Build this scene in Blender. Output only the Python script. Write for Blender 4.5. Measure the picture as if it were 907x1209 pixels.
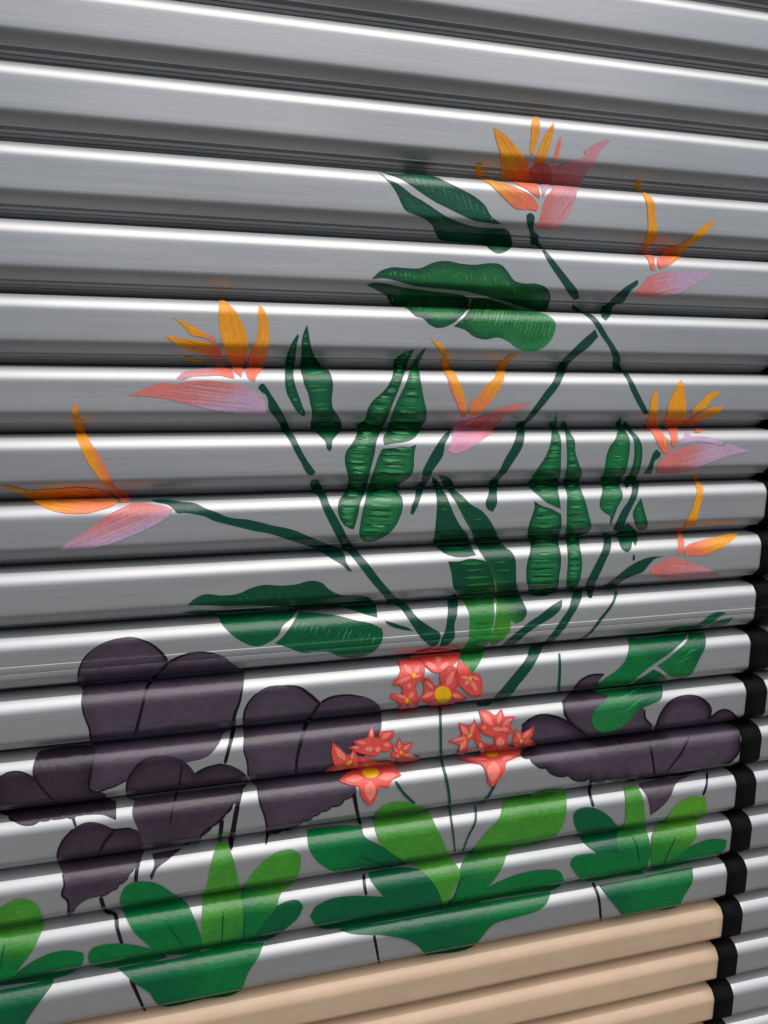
import bpy, bmesh, math, random
import numpy as np
from mathutils import Vector, Matrix
from mathutils.geometry import delaunay_2d_cdt

random.seed(7)
for o in list(bpy.data.objects):
    bpy.data.objects.remove(o, do_unlink=True)
scene = bpy.context.scene
COL = scene.collection

# ------------------------------------------------------------------ camera
F_PX, YAW, PIT, ROL = 915.56, 0.267019, 0.182595, -0.0127867
CAM = np.array([0.0, -1.023, 1.50])
def cam_axes():
    cy, sy, cp, sp = math.cos(YAW), math.sin(YAW), math.cos(PIT), math.sin(PIT)
    f = np.array([sy*cp, cy*cp, -sp]); r = np.array([cy, -sy, 0.0]); d = np.cross(f, r)
    c, s = math.cos(ROL), math.sin(ROL)
    return c*r + s*d, -s*r + c*d, f
R0, R1, R2 = cam_axes()
cd = bpy.data.cameras.new('camera'); cam = bpy.data.objects.new('camera', cd); COL.objects.link(cam)
cd.sensor_fit = 'HORIZONTAL'; cd.sensor_width = 36.0; cd.lens = 36.0*F_PX/907.0
cd.clip_start = 0.02; cd.clip_end = 2000
M = Matrix.Identity(4)
for i in range(3):
    M[i][0] = R0[i]; M[i][1] = -R1[i]; M[i][2] = -R2[i]; M[i][3] = CAM[i]
cam.matrix_world = M
scene.camera = cam
scene.render.resolution_x = 768; scene.render.resolution_y = 1024

# ------------------------------------------------------------------ sky, sun, exposure
SUN_EL, SUN_AZ = math.radians(62), math.radians(22)      # azimuth measured from straight in front of the door
w = bpy.data.worlds.new('World'); scene.world = w; w.use_nodes = True
nt = w.node_tree; bg = nt.nodes['Background']
sky = nt.nodes.new('ShaderNodeTexSky'); sky.sky_type = 'NISHITA'; sky.sun_disc = False
sky.sun_elevation = SUN_EL; sky.sun_rotation = math.pi - SUN_AZ
sky.air_density = 1.0; sky.dust_density = 1.8; sky.ozone_density = 1.0
nt.links.new(sky.outputs[0], bg.inputs[0]); bg.inputs[1].default_value = 0.06
sl = bpy.data.lights.new('sun', 'SUN'); sl.energy = 2.2; sl.angle = math.radians(56); sl.color = (1, .97, .93)
sun = bpy.data.objects.new('sun', sl); COL.objects.link(sun)
sd = Vector((math.sin(SUN_AZ)*math.cos(SUN_EL), -math.cos(SUN_AZ)*math.cos(SUN_EL), math.sin(SUN_EL)))
sun.rotation_euler = sd.to_track_quat('Z', 'Y').to_euler(); sun.location = (0, -6, 8)
vs = scene.view_settings
vs.view_transform = 'Standard'; vs.look = 'None'; vs.exposure = 0.45; vs.gamma = 1.0; vs.use_curve_mapping = False

# ------------------------------------------------------------------ materials
def lin(c):
    return tuple(((v/255)/12.92 if v/255 <= .04045 else ((v/255+.055)/1.055)**2.4) for v in c)
def new_mat(name):
    m = bpy.data.materials.new(name); m.use_nodes = True
    return m, m.node_tree, m.node_tree.nodes['Principled BSDF']
def N(t, ty, **kw):
    n = t.nodes.new(ty)
    for k, v in kw.items():
        if k in n.inputs: n.inputs[k].default_value = v
        else: setattr(n, k, v)
    return n
def objco(t, scale, offs=(0, 0, 0)):
    tc = t.nodes.new('ShaderNodeTexCoord'); mp = t.nodes.new('ShaderNodeMapping')
    mp.inputs['Scale'].default_value = scale; mp.inputs['Location'].default_value = offs
    t.links.new(tc.outputs['Object'], mp.inputs[0]); return mp.outputs[0]
def ramp(t, src, stops):
    r = t.nodes.new('ShaderNodeValToRGB'); e = r.color_ramp.elements
    while len(e) < len(stops): e.new(.5)
    for el, (p, c) in zip(e, stops): el.position = p; el.color = (*c, 1) if len(c) == 3 else c
    t.links.new(src, r.inputs[0]); return r.outputs[0]
def mul(t, a, b, fac=1.0):
    m = t.nodes.new('ShaderNodeMix'); m.data_type = 'RGBA'; m.blend_type = 'MULTIPLY'; m.inputs[0].default_value = fac
    t.links.new(a, m.inputs[6]); t.links.new(b, m.inputs[7]); return m.outputs[2]
def bump(t, b, src, strength, dist, prev=None):
    n = t.nodes.new('ShaderNodeBump'); n.inputs['Strength'].default_value = strength; n.inputs['Distance'].default_value = dist
    t.links.new(src, n.inputs['Height'])
    if prev is not None: t.links.new(prev, n.inputs['Normal'])
    t.links.new(n.outputs[0], b.inputs['Normal']); return n.outputs[0]

def silver_mat():
    m, t, b = new_mat('silver_enamel')
    n1 = N(t, 'ShaderNodeTexNoise', Scale=1.0, Detail=5.0, Roughness=.6); t.links.new(objco(t, (5, 90, 160)), n1.inputs[0])   # roller streaks
    n2 = N(t, 'ShaderNodeTexNoise', Scale=2.2, Detail=4.0); t.links.new(objco(t, (1, 1, 1)), n2.inputs[0])
    c = ramp(t, n2.outputs[0], [(.3, (.48, .483, .485)), (.7, (.55, .55, .548))])
    c2 = ramp(t, n1.outputs[0], [(.3, (.93, .93, .93)), (.7, (1, 1, 1))])
    t.links.new(mul(t, c, c2), b.inputs['Base Color'])
    b.inputs['Metallic'].default_value = .69
    r = t.nodes.new('ShaderNodeMapRange'); r.inputs[3].default_value = .44; r.inputs[4].default_value = .58
    t.links.new(n1.outputs[0], r.inputs[0]); t.links.new(r.outputs[0], b.inputs['Roughness'])
    n3 = N(t, 'ShaderNodeTexNoise', Scale=1.0, Detail=3.0); t.links.new(objco(t, (260, 700, 700)), n3.inputs[0])
    p = bump(t, b, n3.outputs[0], .14, .0007)
    bump(t, b, n1.outputs[0], .10, .0008, p)
    return m
def enamel_mat(name, col, rough=.42):
    m, t, b = new_mat(name)
    n1 = N(t, 'ShaderNodeTexNoise', Scale=1.0, Detail=5.0); t.links.new(objco(t, (4, 60, 90)), n1.inputs[0])
    n2 = N(t, 'ShaderNodeTexNoise', Scale=6.0, Detail=5.0, Roughness=.7); t.links.new(objco(t, (1, 1, 1)), n2.inputs[0])
    a = tuple(v*.92 for v in col); bb = tuple(min(1, v*1.06) for v in col)
    c = ramp(t, n2.outputs[0], [(.3, a), (.7, bb)])
    c2 = ramp(t, n1.outputs[0], [(.3, (.94, .94, .94)), (.7, (1, 1, 1))])
    t.links.new(mul(t, c, c2), b.inputs['Base Color'])
    b.inputs['Roughness'].default_value = rough
    bump(t, b, n1.outputs[0], .12, .0008)
    return m
PAINT_K = 1.0
def paint_mat(name, stretch, rough, amp):
    m, t, b = new_mat(name)
    a = t.nodes.new('ShaderNodeVertexColor'); a.layer_name = 'Col'
    n1 = N(t, 'ShaderNodeTexNoise', Scale=1.0, Detail=4.0, Roughness=.6, Distortion=.4); t.links.new(objco(t, stretch), n1.inputs[0])
    n2 = N(t, 'ShaderNodeTexNoise', Scale=28.0, Detail=4.0, Roughness=.6); t.links.new(objco(t, (1, 1, 1)), n2.inputs[0])
    v = ramp(t, n1.outputs[0], [(.28, (1-amp,)*3), (.72, (1+amp,)*3)])
    v2 = ramp(t, n2.outputs[0], [(.3, (1-amp*.8,)*3), (.7, (1+amp*.8,)*3)])
    t.links.new(mul(t, mul(t, a.outputs[0], v), v2), b.inputs['Base Color'])
    b.inputs['Roughness'].default_value = rough
    b.inputs['Specular IOR Level'].default_value = .5
    p = bump(t, b, n1.outputs[0], .55, .0010)
    bump(t, b, n2.outputs[0], .15, .001, p)
    return m
MAT = dict(
    silver=silver_mat(),
    beige=enamel_mat('beige_enamel', (.61, .43, .282)),
    leaf=paint_mat('green_brush_paint', (120, 120, 260), .33, .16),
    petal=paint_mat('petal_brush_paint', (220, 220, 120), .45, .10),
    dark=paint_mat('plum_brush_paint', (60, 60, 150), .36, .16),
)
m, t, b = new_mat('black_webbing'); 
wv = N(t, 'ShaderNodeTexNoise', Scale=1.0, Detail=2.0); t.links.new(objco(t, (900, 900, 300)), wv.inputs[0])
t.links.new(ramp(t, wv.outputs[0], [(.3, (.002, .002, .0022)), (.7, (.006, .006, .0065))]), b.inputs['Base Color'])
b.inputs['Roughness'].default_value = .7; b.inputs['Specular IOR Level'].default_value = .1; bump(t, b, wv.outputs[0], .4, .0006); MAT['strap'] = m
m, t, b = new_mat('pavement')
n1 = N(t, 'ShaderNodeTexNoise', Scale=60.0, Detail=6.0); t.links.new(objco(t, (1, 1, 1)), n1.inputs[0])
t.links.new(ramp(t, n1.outputs[0], [(.3, (.055, .048, .039)), (.7, (.080, .070, .057))]), b.inputs['Base Color'])
b.inputs['Roughness'].default_value = .9; bump(t, b, n1.outputs[0], .3, .004); MAT['ground'] = m

# ------------------------------------------------------------------ the ribbed sheet
P = 0.0850                       # rib pitch
Z0 = 1.50 + 0.326043*1.04        # top edge of rib 0
U_L, U_S0, U_S1, U_R = -1.9, 0.8946*1.023, 0.9560, 2.3
DEP = .50
PROF = [(0.0, DEP), (.004, .40), (.010, .28), (.018, .19), (.03, .125)] + [(.03 + .20*k, .125*(1-k)**2) for k in (.1, .2, .3, .4, .5, .6, .7, .8, .9, 1)]
PROF += [(.28, .0), (.34, .0), (.395, .0), (.48, .0), (.55, .0), (.62, .0), (.645, .002), (.665, .008), (.685, .019), (.705, .034), (.73, .058), (.76, .090), (.79, .125), (.81, .150),
         (.825, .152), (.830, .21), (.840, .28), (.872, .312), (.879, .345), (.910, .376), (.917, .405), (.948, .436), (.955, .462), (1.0, DEP)]
SEAM_RIB = 8
SEAM = [p for p in PROF if p[0] < .40] + [(.446, 0), (.450, -.0022), (.456, -.0052), (.464, -.0058), (.50, -.0055), (.556, -.0050), (.560, -.0035), (.562, .0045), (.567, .0050), (.572, 0.0)] + [p for p in PROF if p[0] > .60]
def rib_of(z): return int(math.floor((Z0 - z)/P))
def rows(i):
    pr = SEAM if i == SEAM_RIB else PROF
    return [(Z0 - (i + v)*P, y*P) for v, y in pr]
I_LO, I_HI = -9, 21
TAB = []                                             # (z, y, ny, nz) from top to bottom
for i in range(I_LO, I_HI+1):
    r = rows(i)
    TAB += r if i == I_HI else r[:-1]
TAB = np.array(TAB)
tz, ty = TAB[:, 0], TAB[:, 1]
seg = np.stack([np.diff(ty), np.diff(tz)], 1)
sn = np.stack([seg[:, 1], -seg[:, 0]], 1); sn /= np.linalg.norm(sn, axis=1)[:, None]     # (ny, nz), outwards = -y
vn = np.vstack([sn[:1], sn[:-1]+sn[1:], sn[-1:]]); vn /= np.linalg.norm(vn, axis=1)[:, None]
def wob(u, z):
    return .0004*(math.sin(u*7.1 + z*31) + .7*math.sin(u*13.3 - z*17 + 2) + .5*math.sin(u*3.1 + z*53))
zr, yr, nyr, nzr = tz[::-1], ty[::-1], vn[::-1, 0], vn[::-1, 1]
def surf(u, z, off=0.0):
    y = np.interp(z, zr, yr); ny = np.interp(z, zr, nyr); nz = np.interp(z, zr, nzr)
    return (u, y + ny*off + wob(u, z), z + nz*off)

def pix(px, py):
    """photo pixel -> (u, z) where its ray meets the ribbed sheet"""
    d = ((px-453.5)/F_PX)*R0 + ((py-604.5)/F_PX)*R1 + R2
    y = np.linspace(-.0015, DEP*P + .001, 900)
    s = (y - CAM[1])/d[1]; z = CAM[2] + s*d[2]
    f = y - np.interp(z, zr, yr)
    k = int(np.argmax(f >= 0))
    if k == 0: k = 1
    a = f[k-1]/(f[k-1]-f[k]) if f[k] != f[k-1] else 0
    yy = y[k-1] + a*(y[k]-y[k-1]); ss = (yy-CAM[1])/d[1]
    return CAM[0] + ss*d[0], CAM[2] + ss*d[2]

def link(name, me, mat, parent=None, label=None):
    o = bpy.data.objects.new(name, me); COL.objects.link(o)
    if mat: me.materials.append(mat)
    if parent: o.parent = parent
    if label: o['label'] = label
    return o
def smooth(me, on=True):
    me.polygons.foreach_set('use_smooth', [on]*len(me.polygons)); me.update()

shutter = bpy.data.objects.new('roller_shutter', None); COL.objects.link(shutter)
shutter['label'] = 'silver ribbed metal roller shutter painted with strelitzia flowers and leafy plants'
shutter['category'] = 'roller shutter'

def slat(i, u0, u1, mat, label=None):
    r = rows(i); n = max(2, int((u1-u0)/.035)); us = np.linspace(u0, u1, n)
    vs_, fs = [], []
    for (z, y) in r:
        for u in us: vs_.append((u, y + wob(u, z), z))
    for a in range(len(r)-1):
        for k in range(n-1):
            fs.append((a*n+k, (a+1)*n+k, (a+1)*n+k+1, a*n+k+1))
    # folded back edge so the sheet has a body
    me = bpy.data.meshes.new('slat'); me.from_pydata(vs_, [], fs); smooth(me)
    o = link('slat', me, mat, shutter, label)
    sm = o.modifiers.new('thickness', 'SOLIDIFY'); sm.thickness = .0009; sm.offset = -1
    # sharp creases where the sheet is folded
    bm = bmesh.new(); bm.from_mesh(me)
    for e in bm.edges:
        if len(e.link_faces) == 2 and e.calc_face_angle() > math.radians(24): e.smooth = False
    bm.to_mesh(me); bm.free()
    return o
BEIGE_FROM = 15
for i in range(I_LO, I_HI+1):
    if i < BEIGE_FROM:
        slat(i, U_L, U_R, MAT['silver'])
    else:
        slat(i, U_L, U_S0 + .012, MAT['beige'], 'beige painted slat')
        slat(i, U_S0 + .012, U_R, MAT['silver'])

def strap():
    us = np.linspace(U_S0, U_S1, 4); k0 = 0; offs = [.0002, .0022, .0022, .0002]
    vs_, fs = [], []
    for z in tz:
        for u, of in zip([U_S0, U_S0+.0008, U_S1-.0008, U_S1], offs):
            vs_.append(surf(u, z, of))
    for a in range(len(tz)-1):
        for k in range(3): fs.append((a*4+k, (a+1)*4+k, (a+1)*4+k+1, a*4+k+1))
    me = bpy.data.meshes.new('strap'); me.from_pydata(vs_, [], fs); smooth(me)
    return link('edge_strap', me, MAT['strap'], shutter, 'black webbing strap running down over the ribs')
strap()

# pavement in front of the shutter
gm = bpy.data.meshes.new('pavement'); gm.from_pydata([(-300, -600, 0), (300, -600, 0), (300, .3, 0), (-300, .3, 0)], [], [(0, 1, 2, 3)])
g = link('pavement', gm, MAT['ground']); g['kind'] = 'structure'
#PAINT
# ------------------------------------------------------------------ the mural
# zoom windows of the photograph: origin and magnification, so that outlines can be written in window units
W = dict(A=(140, 340, 4.535), B=(350, 540, 6.047),
         z1=(0, 460, 4.535), z2=(190, 560, 5.493), z3=(300, 370, 6.042), z4=(390, 390, 4.646), z5=(430, 190, 4.774), z6=(430, 290, 3.779), z7=(550, 130, 5.039), z8=(600, 200, 3.628),
         s1=(470, 390, 5.039), s2=(560, 350, 4.123), s3=(700, 440, 4.774), s4=(610, 480, 5.04), s5=(690, 480, 5.04), s6=(720, 550, 5.669), s7=(490, 550, 4.833), s8=(210, 670, 3.628),
         t1=(430, 620, 4.123), t2=(560, 640, 4.535), t3=(690, 700, 4.774), t4=(600, 780, 3.1276), t5=(80, 740, 4.123), t6=(270, 790, 4.535), t7=(0, 860, 6.047), t8=(50, 880, 3.628),
         f1=(455, 755, 6.977), f2=(375, 850, 6.977), f3=(525, 830, 7.558), f4=(0, 1040, 7.15), f5=(90, 980, 3.239), f6=(350, 920, 2.6676), f7=(660, 910, 4.319), f8=(440, 820, 5.039))
def q(k, s):
    """'x,y x,y ...' in window k -> photo pixels (extra numbers kept, scaled)"""
    ox, oy, m = W[k]; out = []
    for tok in s.split():
        v = [float(a) for a in tok.split(',')]
        out.append((ox+v[0]/m, oy+v[1]/m) + tuple(a/m for a in v[2:]))
    return out

def curve(pts, step=2.2, corner=58, closed=True):
    pts = [np.array(p[:2]) for p in pts]; n = len(pts); out = []
    def tan(i, side):
        if not closed and (i == 0 or i == n-1):
            return (pts[1]-pts[0]) if i == 0 else (pts[-1]-pts[-2])
        a, b_, c = pts[(i-1) % n], pts[i], pts[(i+1) % n]
        d0, d1 = b_-a, c-b_
        l0, l1 = np.linalg.norm(d0)+1e-6, np.linalg.norm(d1)+1e-6
        ang = math.degrees(math.acos(max(-1, min(1, float(d0@d1)/(l0*l1)))))
        if ang > corner: return d1 if side > 0 else d0
        t_ = d0/l0 + d1/l1; t_ /= (np.linalg.norm(t_)+1e-6)
        return t_*(l1 if side > 0 else l0)
    for i in range(n if closed else n-1):
        p0, p1 = pts[i], pts[(i+1) % n]; L = np.linalg.norm(p1-p0)
        m0, m1 = tan(i, 1), tan((i+1) % n, -1)
        k = max(1, int(L/step))
        for j in range(k):
            t_ = j/k; t2, t3 = t_*t_, t_**3
            out.append((2*t3-3*t2+1)*p0 + (t3-2*t2+t_)*m0 + (-2*t3+3*t2)*p1 + (t3-t2)*m1)
    if not closed: out.append(pts[-1])
    return out
def stroke_outline(pts):
    """centre line with widths (x, y, w) -> closed outline"""
    c = curve(pts, step=2.5, corner=100, closed=False); n = len(c)
    d = [0]; src = [np.array(p[:2]) for p in pts]
    for a, b_ in zip(src[:-1], src[1:]): d.append(d[-1]+np.linalg.norm(b_-a))
    dd = [0]
    for a, b_ in zip(c[:-1], c[1:]): dd.append(dd[-1]+np.linalg.norm(b_-a))
    wd = np.interp(np.array(dd)*d[-1]/max(dd[-1], 1e-6), d, [p[2] for p in pts])
    L, Rr = [], []
    for i in range(n):
        t_ = c[min(i+1, n-1)]-c[max(i-1, 0)]; t_ /= (np.linalg.norm(t_)+1e-6); nn = np.array([-t_[1], t_[0]])
        e = .6 if i in (0, n-1) else 1
        hw = wd[i]/2*e*(1+random.uniform(-.06, .06)); L.append(c[i]+nn*hw); Rr.append(c[i]-nn*hw)
    return L + Rr[::-1]

BASE = {}
def cl(c): return np.array(lin(c))*PAINT_K
LAYER = .00022
def sheet(name, outline, color, mat, layer, parent, grad=None, label=None, cellu=.006, join=None, rim=None):
    """a coat of paint following the ribs. outline in photo pixels; grad=(pixel a, pixel b, colour at b)"""
    uv = [pix(p[0], p[1]) for p in outline]
    uv2 = [uv[0]]
    for a in uv[1:]:
        if (a[0]-uv2[-1][0])**2 + (a[1]-uv2[-1][1])**2 > 2.5e-7: uv2.append(a)
    n = len(uv2)
    if n < 3: return None
    vv, ee, ff, *_ = delaunay_2d_cdt([Vector(p) for p in uv2], [], [list(range(n))], 1, 1e-6)
    bm = join if join is not None else bmesh.new()
    col = bm.loops.layers.float_color.get('Col') or bm.loops.layers.float_color.new('Col')
    b2 = bmesh.new()
    vs2 = [b2.verts.new((v.x, 0, v.y)) for v in vv]
    for f in ff:
        try: b2.faces.new([vs2[i] for i in f])
        except ValueError: pass
    zs = [v.y for v in vv]; us = [v.x for v in vv]
    if not zs: b2.free(); return None
    for z in tz[(tz < max(zs)-1e-5) & (tz > min(zs)+1e-5)]:
        bmesh.ops.bisect_plane(b2, geom=b2.verts[:]+b2.edges[:]+b2.faces[:], plane_co=(0, 0, z), plane_no=(0, 0, 1), dist=1e-6)
    if grad or rim:
        if rim: cellu = .0045
        k = int((max(us)-min(us))/cellu)
        for j in range(1, k):
            bmesh.ops.bisect_plane(b2, geom=b2.verts[:]+b2.edges[:]+b2.faces[:], plane_co=(min(us)+j*cellu, 0, 0), plane_no=(1, 0, 0), dist=1e-6)
    c0 = cl(color)
    if grad:
        ga, gb = np.array(pix(*grad[0])), np.array(pix(*grad[1])); gd = (gb-ga)/float((gb-ga)@(gb-ga)); c1 = cl(grad[2])
    if rim:
        A_ = np.array([(p[0], p[1]) for p in uv2]); B_ = np.roll(A_, -1, 0); D_ = B_-A_; LL = (D_**2).sum(1)+1e-12; rc = cl(rim[1])
    def dist(u, z):
        w_ = np.array([u, z])-A_; h = np.clip((w_*D_).sum(1)/LL, 0, 1)[:, None]
        return math.sqrt(((w_-D_*h)**2).sum(1).min())
    mp = {}
    for v in b2.verts:
        mp[v] = (bm.verts.new(surf(v.co.x, v.co.z, LAYER*(layer+1))), v.co.x, v.co.z, min(1, dist(v.co.x, v.co.z)/rim[0]) if rim else 0)
    for f in b2.faces:
        try: nf = bm.faces.new([mp[v][0] for v in f.verts])
        except ValueError: continue
        nf.smooth = True
        nf.normal_update()
        for lp, v in zip(nf.loops, f.verts):
            c = c0
            if grad:
                s_ = float((np.array([mp[v][1], mp[v][2]])-ga)@gd); s_ = max(0, min(1, s_)); s_ = s_*s_*(3-2*s_); c = c0*(1-s_)+c1*s_
            if rim:
                k_ = mp[v][3]; k_ = k_*k_*(3-2*k_); c = c*(1-k_) + rc*k_
            lp[col] = (*c, 1)
        if nf.normal.y > 0: nf.normal_flip()
    b2.free()
    if join is not None: return None
    me = bpy.data.meshes.new(name); bm.to_mesh(me); bm.free()
    return link(name, me, mat, parent, label)
def group_part(name, label):
    o = bpy.data.objects.new(name, None); COL.objects.link(o); o.parent = shutter; o['label'] = label; return o
def inside(p, poly):
    x, y = p; r = False; n = len(poly); j = n-1
    for i in range(n):
        xi, yi = poly[i]; xj, yj = poly[j]
        if (yi > y) != (yj > y) and x < (xj-xi)*(y-yi)/(yj-yi)+xi: r = not r
        j = i
    return r
def marks(parent, outlines, color, ang, spacing, layer, lo=.12, hi=.88, wid=2.2, mat='leaf', skip=.15, curvy=.6, bend=0, jit=(.85, 1.1)):
    """light brush strokes laid across a leaf, all one coat"""
    bm = bmesh.new(); a = math.radians(ang); d = np.array([math.cos(a), math.sin(a)]); nrm = np.array([-d[1], d[0]]); cnt = 0
    for ol in outlines:
        pts = np.array([p[:2] for p in ol]); s0, s1 = (pts@nrm).min(), (pts@nrm).max(); t0, t1 = (pts@d).min(), (pts@d).max()
        s = s0 + spacing*.8
        while s < s1 - spacing*.5:
            run = []; best = []
            for t_ in np.arange(t0, t1, 1.0):
                p = nrm*s + d*t_
                if inside(p, pts): run.append(t_)
                else:
                    if len(run) > len(best): best = run
                    run = []
            if len(run) > len(best): best = run
            if len(best) > 7 and random.random() > skip:
                a0, a1 = best[0], best[-1]; L = a1-a0
                b0, b1 = a0+L*(lo+random.uniform(-.05, .1)), a0+L*(hi+random.uniform(-.15, .05))
                if b1-b0 > 3:
                    ps = []
                    for k in range(4):
                        f = k/3; p = nrm*(s + random.uniform(-curvy, curvy) + bend*math.sin(f*math.pi)) + d*(b0+(b1-b0)*f)
                        ps.append((p[0], p[1], wid*(.35, 1, .85, .25)[k]*random.uniform(.6, 1.25)))
                    j = random.uniform(*jit)
                    sheet('', stroke_outline(ps), tuple(c*j for c in color), None, layer, None, join=bm); cnt += 1
            s += spacing*random.uniform(.75, 1.3)
    if cnt:
        me = bpy.data.meshes.new('brush_marks'); bm.to_mesh(me)
        o = link('brush_marks', me, MAT[mat], parent); o['kind'] = 'stuff'
    bm.free()

STEM = (2, 68, 52); LEAF = (2, 72, 46); LEAF2 = (4, 88, 52); MID = (44, 134, 76); LIGHT = (90, 164, 108)
EMER = (0, 88, 52); GRN = (4, 108, 52); LIME = (66, 138, 44); LIME2 = (84, 150, 40)
PLUM = (67, 54, 67); PLUM2 = (45, 32, 44); INK = (20, 10, 20)
ORA = (244, 158, 28); ORA2 = (232, 122, 30); COR = (240, 120, 92); COR2 = (218, 124, 116); PNK = (210, 146, 154); LAV = (194, 164, 190)
RED = (226, 82, 72); RED2 = (246, 134, 116); YEL = (240, 184, 18); DRED = (196, 46, 44)

def leaf(label, parts, mk=None, rim=None):
    """parts: (outline px, colour, grad colour or None)"""
    g_ = group_part('painted_leaf', label); ols = []
    for k, pt in enumerate(parts):
        ol = curve(pt[0]); ols.append(ol); gr = None
        if len(pt) > 2 and pt[2] is not None: gr = pt[2]
        sheet('leaf_blade', ol, pt[1], MAT['leaf'], 0 if len(pt) < 4 else pt[3], g_, gr, rim=rim)
    if mk:
        for m_ in mk:
            idx = m_.pop('idx', range(len(ols)))
            marks(g_, [ols[i] for i in idx], **m_)
    return g_
def stem(label, *outs, color=STEM, layer=1, strokes=()):
    g_ = group_part('painted_stem', label)
    for o_ in outs: sheet('stem_stroke', curve(o_), color, MAT['leaf'], layer, g_)
    for s_ in strokes: sheet('stem_stroke', stroke_outline(s_), color, MAT['leaf'], layer, g_)
    return g_
def flower(label, petals):
    g_ = group_part('painted_flower', label)
    for k, pt in enumerate(petals):
        nm, ol, c = pt[:3]; gr = pt[3] if len(pt) > 3 else None
        ol = curve(ol)
        sheet(nm, ol, c, MAT['petal'], 2 if nm == 'petal' else 1, g_, gr, cellu=.004)
        xs = np.array(ol); ctr = xs.mean(0); uu, ss, vt = np.linalg.svd(xs-ctr); an = math.degrees(math.atan2(vt[0][1], vt[0][0]))
        big = len(ol) > 45
        cm = np.array(c, float); c2 = np.array(gr[2], float) if gr else cm
        mixc = (cm+c2)/2 if nm == 'bract' else cm
        marks(g_, [ol], tuple(np.clip(mixc*1.06+10, 0, 250)), an, 5.0 if big else 3.5, 2.5 if nm == 'petal' else 1.5, wid=1.5 if big else 1.1, mat='petal', skip=.3, curvy=.5, lo=.15, hi=.8, jit=(.97, 1.03))
        if big: marks(g_, [ol], tuple(mixc*.96), an, 7.0, 2.8 if nm == 'petal' else 1.8, wid=1.2, mat='petal', skip=.35, curvy=.6, lo=.1, hi=.85, jit=(.96, 1.02))
    return g_
def G(k, a, b_, c):
    ax = q(k, a)[0]; bx = q(k, b_)[0]; return (ax[:2], bx[:2], c)

# --- strelitzia flowers
flower('upright orange crest over long pink bract, on a stem beside the narrow leaf pair', [
    ('bract', q('A', '310,485 340,455 400,438 460,432 515,425 560,425 605,440 622,485 590,480 540,470 480,472 400,475 340,490'), PNK, G('A', '480,460', '560,450', COR)),
    ('bract', q('A', '55,575 110,550 180,520 235,505 290,515 350,503 430,495 520,497 600,510 680,530 740,560 780,600 790,640 782,685 720,680 620,668 520,655 430,635 330,610 240,590 150,580'), COR2, G('A', '520,515', '570,640', LAV)),
    ('petal', q('A', '545,58 580,80 620,115 655,170 680,230 693,285 690,335 675,380 662,450 660,480 640,465 615,440 600,400 585,350 560,300 545,240 537,160 538,90'), ORA, G('A', '600,340', '640,440', COR)),
    ('petal', q('A', '752,88 775,110 795,150 805,210 806,290 800,330 785,380 770,430 745,465 728,500 705,492 685,470 682,440 695,400 705,350 720,310 740,270 750,200 748,130'), ORA, G('A', '780,240', '720,440', COR)),
    ('petal', q('A', '285,150 330,170 380,190 430,220 480,245 520,275 520,300 480,275 440,262 390,250 370,225 340,195 305,165'), ORA, G('A', '420,230', '510,285', COR2)),
    ('petal', q('A', '248,255 280,255 330,268 400,275 450,285 520,300 550,345 545,370 500,360 430,345 370,325 320,305 285,280'), ORA, G('A', '420,300', '540,350', COR)),
    ('petal', q('A', '310,350 350,360 400,375 450,385 450,400 400,390 350,370'), ORA)])
flower('orange petal lying flat and one upright over a pink bract, at the end of a side stem', [
    ('bract', q('z1', '318,858 350,830 400,795 460,755 530,705 600,660 660,630 720,605 770,607 830,615 880,622 927,640 900,680 862,705 780,750 700,785 620,815 540,838 440,858 370,866'), COR2, G('z1', '560,690', '600,800', LAV)),
    ('petal', q('z1', '405,68 422,95 420,140 445,185 462,235 490,290 520,330 550,385 575,430 595,480 620,525 660,545 690,555 695,590 690,605 650,605 640,590 620,565 590,530 550,495 510,445 470,385 440,325 408,245 400,190 388,140 392,90'), ORA, G('z1', '470,330', '530,310', COR)),
    ('petal', q('z1', '5,515 50,513 110,530 160,540 230,535 320,530 400,522 480,527 560,545 600,570 635,598 600,625 540,645 470,662 400,665 330,660 270,645 215,620 180,603 150,580 110,555 60,540 20,525'), ORA, G('z1', '220,580', '450,600', (246, 138, 84)))])
flower('tallest flower with four orange petals and a broad red pink bract, topmost of the plant', [
    ('bract', q('z7', '860,180 820,215 785,270 770,310 720,370 690,420 668,460 655,520 625,590 590,650 550,700 480,710 410,690 440,640 455,580 475,520 520,450 500,400 505,340 560,330 620,300 680,285 715,265 700,240 760,205 820,180'), COR2, G('z7', '470,500', '600,540', PNK)),
    ('petal', q('z7', '380,350 440,310 500,330 510,430 480,480 460,520 452,480 440,440 385,420'), (200, 96, 88), G('z7', '430,400', '460,470', LAV)),
    ('petal', q('z7', '168,103 200,120 240,150 285,195 330,250 370,310 375,410 420,435 440,490 440,525 410,505 360,470 300,440 235,415 215,410 212,330 210,270 195,220 180,170'), ORA, G('z7', '270,300', '390,450', COR)),
    ('petal', q('z7', '415,38 435,60 440,110 430,170 415,215 405,265 385,260 382,210 390,150 390,90 400,50'), ORA),
    ('petal', q('z7', '522,72 525,110 512,170 495,230 470,300 455,330 415,320 420,280 440,220 465,160 495,110'), ORA, G('z7', '470,220', '440,320', ORA2)),
    ('petal', q('z7', '562,155 568,175 560,230 545,290 515,318 530,260 545,200'), COR),
    ('petal', q('z7', '60,315 95,315 95,395 130,410 200,430 270,450 330,475 380,500 415,540 435,575 420,600 380,590 300,585 250,545 195,490 140,440 75,398 65,390'), ORA, G('z7', '150,430', '320,540', COR))])
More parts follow.
